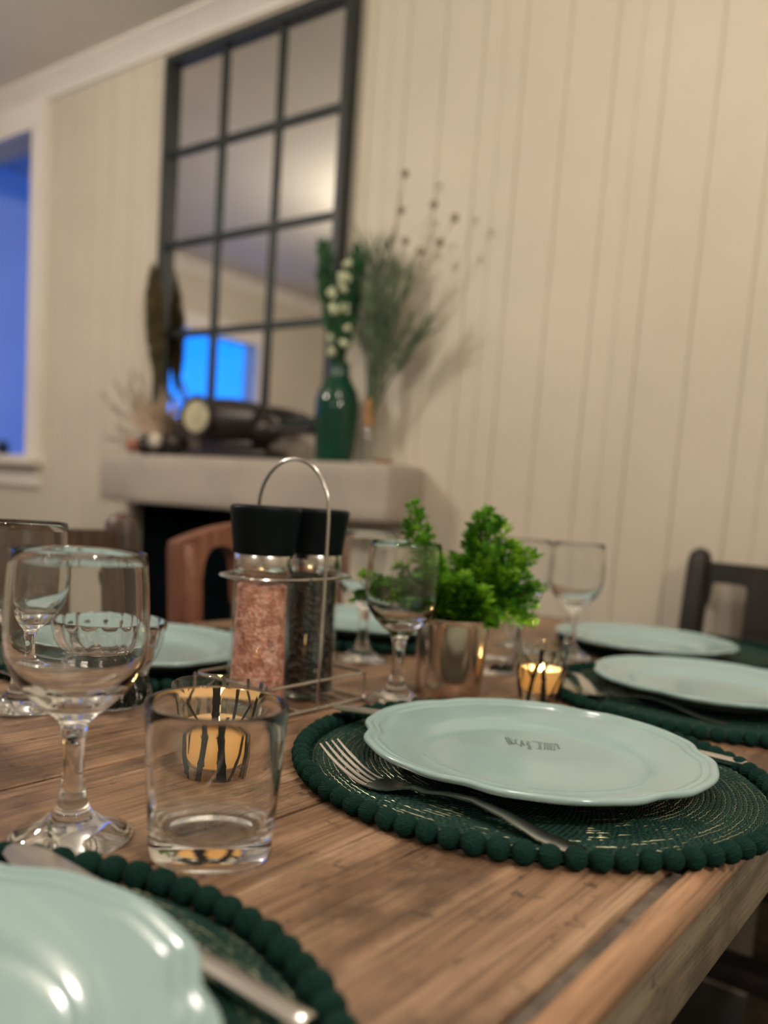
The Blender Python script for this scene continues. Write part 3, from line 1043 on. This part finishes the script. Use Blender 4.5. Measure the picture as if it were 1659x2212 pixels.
rk = empty('wire_rack', (-.570, RY, T))
tag(rk, 'chrome wire rack with an arched handle holding the two mills', 'condiment rack')
hx, hy, wr = .0475, .072, .0016
def rect(z): return [(-hx, -hy, z), (hx, -hy, z), (hx, hy, z), (-hx, hy, z)]
def rloop(z, name):
    mb = MB(); p = rect(z)
    pts = []
    for i in range(4):
        a, b_ = Vector(p[i]), Vector(p[(i + 1) % 4])
        d = (b_ - a).normalized()
        pts += [a + d * .006, a.lerp(b_, .5), b_ - d * .006]
    mb.tube(pts, wr, 8, loop=True); return mb.build(name, M['wire'], rk)
rloop(.0028, 'base_wire'); rloop(.030, 'guard_wire')
for y in (-.048, -.024, .024, .048): MB().tube([(-hx, y, .0028), (hx, y, .0028)], .0014, 8).build('floor_wire', M['wire'], rk)
mb = MB(); pts = []
for k in range(48):
    a = 2 * pi * k / 48
    # figure around both mills
    pts.append((hx * .80 * (abs(cos(a)) ** .55) * (1 if cos(a) > 0 else -1), hy * 1.0 * (abs(sin(a)) ** .7) * (1 if sin(a) > 0 else -1), .127))
mb.tube(pts, .0016, 8, loop=True)
mb.build('upper_ring', M['wire'], rk)
mb = MB(); pts = [(hx, 0, .0028), (hx, 0, .06), (hx, 0, .12), (hx * .985, 0, .185)]
for k in range(1, 16):
    a = pi * k / 16
    pts.append((hx * .985 * cos(a), 0, .190 + .050 * sin(a)))
pts += [(-hx * .985, 0, .185), (-hx, 0, .12), (-hx, 0, .06), (-hx, 0, .0028)]
mb.tube(pts, .0019, 10); mb.build('handle', M['wire'], rk)
for sx in (-1, 1):
    for sy in (-1, 1):
        MB().tube([(sx * hx, sy * (hy - .0005), .0028), (sx * hx, sy * (hy - .0005), .030)], .0013, 8).build('corner_wire', M['wire'], rk)
        MB().ball((sx * hx, sy * hy, .0036), .0034, 2).build('foot', M['wire'], rk)

# ------------------------------------------------------------------ potted green plant
PX, PY = -.4865, .784
pp = empty('potted_plant', (PX, PY, T))
tag(pp, 'small bushy green plant in a shiny bronze-toned pot', 'plant')
o = [(0, .001), (.034, .0), (.0355, .0015), (.0372, .020), (.0388, .050), (.0400, .078), (.0404, .084), (.0398, .0858), (.0388, .0850), (.0376, .060), (.036, .02), (0, .012)]
MB().lathe(o, 72).build('pot', M['pot'], pp, angle=60)
MB().lathe([(0, .0805), (.03, .0800), (.0375, .0775), (.036, .070), (0, .070)], 48).build('soil', M['soil'], pp)
Rv, Uv = Vector((.797, .603, 0)), Vector((0, 0, 1))
Fv = Vector((-.603, .797, 0))
rg = random.Random(21)
sprigs = []     # (lateral, depth, height) tips
main = [(-.105, 0, .125), (-.085, -.01, .115), (-.055, 0, .207), (-.060, .01, .185), (-.045, -.01, .170), (-.030, .0, .160), (.012, 0, .185), (.030, .005, .205), (.040, -.01, .196), (.052, .01, .187), (.060, 0, .170),
        (.075, .01, .150), (.082, -.005, .122), (.062, -.02, .105), (.045, -.035, .095), (.02, -.035, .12), (-.01, -.03, .125), (-.07, -.02, .10), (.0, .03, .15), (.03, -.02, .165), (-.02, .0, .14), (.05, -.02, .14), (.075, .02, .165)]
main += [(-.09, -.01, .105), (-.075, -.02, .12), (-.10, .01, .11), (-.065, .01, .135), (-.05, -.03, .10), (.09, 0, .105), (.095, .01, .125), (-.11, .0, .10), (.085, -.02, .09), (.085, .0, .16), (.02, 0, .198)]
for m in main: sprigs.append(m)
for k in range(34):
    a = rg.uniform(0, 2 * pi); q = rg.uniform(.02, .085)
    sprigs.append((q * cos(a), q * sin(a) * .8, rg.uniform(.095, .15)))
stm, lfm = MB(), MB()
def leaflet(bm, p, d, nrm, L, wd):
    d = d.normalized(); s = d.cross(nrm)
    if s.length < 1e-4: s = d.orthogonal()
    s.normalize(); n2 = s.cross(d)
    v = [bm.verts.new(p), bm.verts.new(p + d * L * .5 + s * wd + n2 * wd * .35), bm.verts.new(p + d * L), bm.verts.new(p + d * L * .5 - s * wd + n2 * wd * .35), bm.verts.new(p + d * L * .5 - n2 * wd * .1)]
    bm.faces.new((v[0], v[1], v[4])); bm.faces.new((v[1], v[2], v[4])); bm.faces.new((v[2], v[3], v[4])); bm.faces.new((v[3], v[0], v[4]))
for (lx, dy, hz_) in sprigs:
    tip = Rv * lx + Fv * dy + Uv * hz_
    b0 = Rv * lx * .22 + Fv * dy * .25 + Uv * .078
    mid = b0.lerp(tip, .55) + Uv * .012 + Vector((rg.uniform(-.006, .006), rg.uniform(-.006, .006), 0))
    pts = []
    for i in range(9):
        u = i / 8
        pts.append(b0 * (1 - u) ** 2 + mid * 2 * u * (1 - u) + tip * u * u)
    stm.tube(pts, [.0011 - .0007 * i / 8 for i in range(9)], 5)
    n = int(55 + 190 * (tip - b0).length / .1)
    for i in range(n):
        u = rg.uniform(.08, 1.0)
        p = b0 * (1 - u) ** 2 + mid * 2 * u * (1 - u) + tip * u * u
        tdir = (tip - b0).normalized()
        out = Vector((rg.uniform(-1, 1), rg.uniform(-1, 1), rg.uniform(-.6, .8)))
        d = (out - tdir * out.dot(tdir)).normalized() + tdir * .75
        L = rg.uniform(.009, .0155) * (1.1 - .45 * u)
        q = p + out.normalized() * rg.uniform(0, .011) * (1.1 - u * .7)
        leaflet(lfm.bm, q, d, Vector((rg.uniform(-1, 1), rg.uniform(-1, 1), 1)), L, L * .24)
stm.build('stems', M['stem'], pp)
lfm.build('foliage', M['leaf'], pp, smooth=False)

# ------------------------------------------------------------------ things on the mantel
BT = BZ1 + .0005
vs = empty('green_glass_vase', (-1.468, 1.71, BT))
tag(vs, 'dark green glass bottle vase with flowers on the right of the mantel', 'vase')
o = [(0, .002), (.038, 0), (.042, .003), (.045, .03), (.048, .08), (.0505, .125), (.050, .155), (.044, .185), (.032, .207), (.024, .222), (.0225, .245), (.024, .256), (.0205, .256), (.0195, .235), (.028, .205), (.04, .18), (.045, .14), (.043, .08), (.04, .02), (0, .012)]
MB().lathe(o, 64).build('bottle', M['greenglass'], vs).scale = (1.15, 1.15, 1)
fl = empty('flower_bouquet', (-1.468, 1.71, BT + .23))
tag(fl, 'tall bouquet of green stems and cream blossoms standing in the green vase', 'flowers')
Rm, Fm = Vector((1, 0, 0)), Vector((0, 1, 0))
rg = random.Random(4)
def spray(root, mat, name, items, leafL, leafW, dens, mb_leaf=None):
    """items: list of (dx, dy, height, bend)"""
    sb, lb = MB(), MB()
    for (dx, dy, hh, bend) in items:
        b0 = Vector((rg.uniform(-.008, .008), rg.uniform(-.008, .008), -.06)); tip = Vector((dx, dy, hh))
        mid = b0.lerp(tip, .5) + Vector((-dx * bend, -dy * bend, abs(dx) * bend))
        P_ = lambda u: b0 * (1 - u) ** 2 + mid * 2 * u * (1 - u) + tip * u * u
        sb.tube([P_(i / 10) for i in range(11)], [.0026 - .0018 * i / 10 for i in range(11)], 6)
        n = int(dens * hh / .1)
        for i in range(n):
            u = rg.uniform(.42, 1)
            p = P_(u); tdir = (P_(min(1, u + .05)) - P_(u - .05)).normalized()
            out = Vector((rg.uniform(-1, 1), rg.uniform(-1, .6), rg.uniform(-.3, .6)))
            d = out * .55 + tdir * 1.0
            L = leafL * rg.uniform(.7, 1.2)
            leaflet(lb.bm, p, d, Vector((rg.uniform(-.5, .5), -1, rg.uniform(-.5, .5))), L, L * leafW)
    sb.build('stems', M['stem'], root)
    lb.build(name, mat, root, smooth=False)
    return root
spray(fl, M['stem'], 'leaves', [(-.078, 0, .315, 0), (-.080, .01, .29, 0), (-.068, -.01, .26, 0), (.0, 0, .20, 0), (.03, 0, .29, 0), (.045, -.01, .27, .1), (-.015, .01, .17, 0), (.03, .01, .18, 0), (-.03, 0, .16, .1), (.01, -.01, .14, 0)], .048, .17, 34)
for (x, z) in ((.008, .235), (.024, .262), (-.022, .165), (-.008, .150), (.014, .160), (.026, .155), (.028, .105), (-.02, .085), (.02, .075), (-.012, .05), (.012, .21), (-.03, .20), (.022, .235)):
    mb = MB()
    for k in range(5):
        mb.ball((x + rg.uniform(-.007, .007), -.018 + rg.uniform(-.008, .008), z + rg.uniform(-.007, .007)), rg.uniform(.006, .010), 1, (1, .7, 1))
    mb.build('blossom', M['blossom'], fl)

bt = empty('corked_bottle', (-1.372, 1.725, BT))
tag(bt, 'slim clear glass bottle with brown neck holding dried grasses, right of the green vase', 'bottle')
MB().lathe([(0, 0), (.019, 0), (.021, .003), (.021, .07), (.016, .092), (.0125, .10), (.0115, .10), (.015, .09), (.0195, .07), (.0195, .004), (0, .004)], 40).build('glass_body', M['thin'], bt)
MB().lathe([(.0105, .092), (.0145, .095), (.0165, .12), (.015, .15), (.0125, .165), (.0095, .165), (.0095, .092)], 32, closed=True).build('neck_sleeve', M['cork'], bt)
dg = empty('dried_grass_spray', (-1.372, 1.725, BT + .16))
tag(dg, 'grey-green spray of grasses fanning out from the slim bottle', 'dried grass')
spray(dg, M['sage'], 'blades', [(-.05, 0, .33, .1), (-.02, -.01, .36, .1), (.02, 0, .35, .1), (.05, .0, .30, .1), (.09, 0, .28, .15), (.165, -.02, .165, .1), (.15, -.01, .15, .15), (.12, -.02, .17, .2), (.06, 0, .22, .1), (.03, .0, .25, .1), (.0, 0, .30, 0)], .085, .05, 11)
hd = [(.075, .0, .385), (.125, 0, .355), (.16, -.01, .455), (.215, 0, .42), (.055, .0, .46), (.06, .0, .545), (.185, -.01, .365)]
for (x, y, z) in hd:
    mb = MB()
    b0 = Vector((0, 0, -.05)); tip = Vector((x, y, z)); mid = b0.lerp(tip, .5) + Vector((-.02, 0, .03))
    mb.tube([b0 * (1 - u) ** 2 + mid * 2 * u * (1 - u) + tip * u * u for u in [i / 10 for i in range(11)]], .0011, 5)
    mb.ball(tip, .010, 2, (1, 1, 1.1))
    mb.build('seed_head', M['drygrass'], dg)

ds = empty('small_dish', (-1.300, 1.70, BT))
tag(ds, 'small brown dish at the right end of the mantel', 'dish')
MB().lathe([(0, 0), (.016, 0), (.024, .006), (.027, .011), (.0255, .011), (.021, .006), (0, .004)], 36).build('bowl', M['cork'], ds)

ck = empty('mantel_ornament', (-1.86, 1.705, BT))
tag(ck, 'dark wooden mantel ornament with a round pale dial', 'ornament')
mb = MB(); mb.box(-.135, .185, -.045, .05, 0, .022, .005); mb.box(-.10, .12, -.035, .04, .022, .05, .008); mb.build('plinth', M['wood_orn'], ck, angle=40)
Mx = Matrix.Rotation(pi / 2, 4, 'Y')
MB().lathe([(0, -.125), (.045, -.125), (.060, -.115), (.066, -.08), (.067, -.03), (.062, .03), (.053, .09), (.044, .13), (0, .135)], 48, M=Matrix.Translation((0, 0, .106)) @ Mx).build('body', M['wood_orn'], ck)
MB().lathe([(0, .125), (.03, .125), (.038, .145), (.036, .17), (.022, .19), (.011, .197), (.009, .25), (.009, .318), (0, .320)], 32, M=Matrix.Translation((0, -.005, .082)) @ Mx).build('spindle', M['wood_orn'], ck)
Mf = Matrix.Translation((-.062, -.071, .112)) @ Matrix.Rotation(radians(12), 4, 'Z') @ Matrix.Rotation(pi / 2, 4, 'X')
MB().lathe([(.046, 0), (.057, .002), (.060, .010), (.056, .016), (.047, .016), (.045, .010)], 48, closed=True, M=Mf).build('dial_ring', M['wood_orn'], ck)
MB().lathe([(0, .0), (.047, .0), (.047, .010), (.020, .013), (0, .014)], 48, M=Mf).build('dial', M['dial'], ck)

ar = empty('dried_arrangement', (-2.185, 1.70, BT))
tag(ar, 'dried flower arrangement with a tall brown plume at the left end of the mantel', 'dried flowers')
mb = MB(); mb.ball((0.02, 0, .031), .036, 3, (2.3, 1.2, .85)); mb.ball((-.045, -.01, .029), .029, 3, (1.3, 1.1, 1)); mb.ball((.09, 0, .038), .036, 3, (1.2, 1, 1)); mb.build('driftwood_base', M['wood_orn'], ar)
MB().ball((-.062, -.046, .026), .022, 3).build('pink_stone', M['pink'], ar)
MB().ball((.050, -.048, .042), .024, 3, (1.15, .6, .95)).build('white_shell', M['shell'], ar)
mb = MB()
for k in range(900):                                     # plume: many thin fibres around a stem
    u = rg.uniform(0, 1); z = .20 + .34 * u
    w_ = .050 * sin(pi * (.06 + .9 * u)) ** .7
    a = rg.uniform(0, 2 * pi); p = Vector((-.072 - .045 * u, .045, z))
    d = Vector((cos(a) * w_, sin(a) * w_ * .5, .05 + rg.uniform(0, .03)))
    leaflet(mb.bm, p, d, Vector((rg.uniform(-1, 1), -1, 0)), d.length, .0032)
mb.tube([(.02, .0, .03), (.012, .005, .13), (-.06, .04, .22), (-.115, .045, .50)], [.003, .003, .0025, .0015], 6)
mb.build('plume', M['plume'], ar, smooth=False)
mb = MB()
for (dx, dz, L) in ((-.24, .16, .29), (-.17, .20, .26), (-.12, .17, .2), (-.20, .02, .2), (-.15, .05, .18), (-.10, .22, .24), (-.06, .20, .2)):
    b0 = Vector((-.03, -.01, .03)); tip = b0 + Vector((dx, rg.uniform(-.02, .02), dz))
    mb.tube([b0, b0.lerp(tip, .5) + Vector((0, 0, .012)), tip], [.0022, .0016, .0006], 5)
    for k in range(16):
        p = b0.lerp(tip, rg.uniform(.45, 1)); leaflet(mb.bm, p, (tip - b0).normalized() + Vector((rg.uniform(-.3, .3), rg.uniform(-.3, .3), rg.uniform(-.3, .3))), Vector((0, -1, .2)), .04, .004)
mb.build('grass_stalks', M['drygrass'], ar, smooth=False)
for k in range(15):
    a = radians(-62 + 124 * k / 14); L = rg.uniform(.12, .185)
    d = Vector((sin(a), rg.uniform(-.35, .15), cos(a)))
    mb = MB(); leaflet(mb.bm, Vector((.04, -.012, .05)), d, Vector((0, -1, .3)), L, .017); mb.build('petal', M['petal'], ar, smooth=False)

so = empty('sill_plant', (-3.315, WY + .02, W1['z0'] + .0005))
tag(so, 'small dark potted plant on the window sill at the left edge', 'plant')
MB().lathe([(0, 0), (.02, 0), (.026, .035), (.024, .035), (.02, .025), (0, .022)], 32).build('pot', M['rubber'], so)
mb = MB()
for k in range(60):
    a = rg.uniform(0, 2 * pi)
    leaflet(mb.bm, Vector((0, 0, .024)), Vector((cos(a), sin(a), rg.uniform(.5, 2))), Vector((0, 0, 1)), rg.uniform(.025, .045), .006)
mb.build('foliage', M['stem'], so, smooth=False)

# ------------------------------------------------------------------ light
def lamp(name, loc, energy, col, size):
    l = bpy.data.lights.new(name, 'POINT'); l.energy = energy; l.color = col; l.shadow_soft_size = size
    o = bpy.data.objects.new(name, l); COL.objects.link(o); o.location = loc
    return o


WARM = (1.0, .91, .785)
lamp('lamp_over_table', (-.45, .72, 2.16), 18, WARM, .05)
lamp('lamp_right', (.85, .15, 1.95), 38, WARM, .05)
lamp('lamp_left', (-2.40, .12, 2.06), 48, WARM, .05)
lamp('fill_behind_camera', (-.35, -1.5, 2.05), 14, WARM, .05)  # added fill light out of view, no fixture stands there

wd = bpy.data.worlds.new('dusk'); S.world = wd
wd.use_nodes = True
bg = wd.node_tree.nodes['Background']
wt = wd.node_tree
tc = wt.nodes.new('ShaderNodeTexCoord'); sx = wt.nodes.new('ShaderNodeSeparateXYZ'); rp = wt.nodes.new('ShaderNodeValToRGB')
wt.links.new(tc.outputs['Generated'], sx.inputs[0]); wt.links.new(sx.outputs[2], rp.inputs[0])
rp.color_ramp.elements[0].position = .0; rp.color_ramp.elements[0].color = (.005, .24, 1.0, 1)
rp.color_ramp.elements[1].position = .6; rp.color_ramp.elements[1].color = (.0, .10, .75, 1)
wt.links.new(rp.outputs[0], bg.inputs[0])
bg.inputs[1].default_value = 2.6

# ------------------------------------------------------------------ camera
yaw, pit, rol, hcam = radians(36.64), radians(-6.5), radians(4.117), .2046
fw = Vector((-sin(yaw) * cos(pit), cos(yaw) * cos(pit), sin(pit)))
r_ = Vector((cos(yaw), sin(yaw), 0)); u_ = r_.cross(fw)
r2 = r_ * cos(rol) + u_ * sin(rol); u2 = -r_ * sin(rol) + u_ * cos(rol)
cam = bpy.data.cameras.new('camera'); co = bpy.data.objects.new('camera', cam); COL.objects.link(co)
mw = Matrix((r2, u2, -fw)).transposed().to_4x4(); mw.translation = Vector((0, 0, T + hcam))
co.matrix_world = mw
cam.sensor_fit = 'AUTO'; cam.sensor_width = 36
cam.lens = 1827.5 / 2212 * 36
cam.shift_y = (1294 - 1106) / 2212
cam.clip_start = .01
cam.dof.use_dof = True
cam.dof.focus_distance = .60
cam.dof.aperture_fstop = 3.3
S.camera = co

# ------------------------------------------------------------------ render look
S.view_settings.view_transform = 'Standard'
S.view_settings.look = 'None'
S.view_settings.gamma = 1
S.view_settings.use_curve_mapping = False
S.view_settings.exposure = 0.0
cy = S.cycles
cy.use_denoising = True
cy.max_bounces = 20; cy.transmission_bounces = 16; cy.transparent_max_bounces = 24; cy.diffuse_bounces = 5; cy.glossy_bounces = 8
cy.caustics_reflective = True; cy.caustics_refractive = True
cy.blur_glossy = .5
cy.sample_clamp_indirect = 6.0
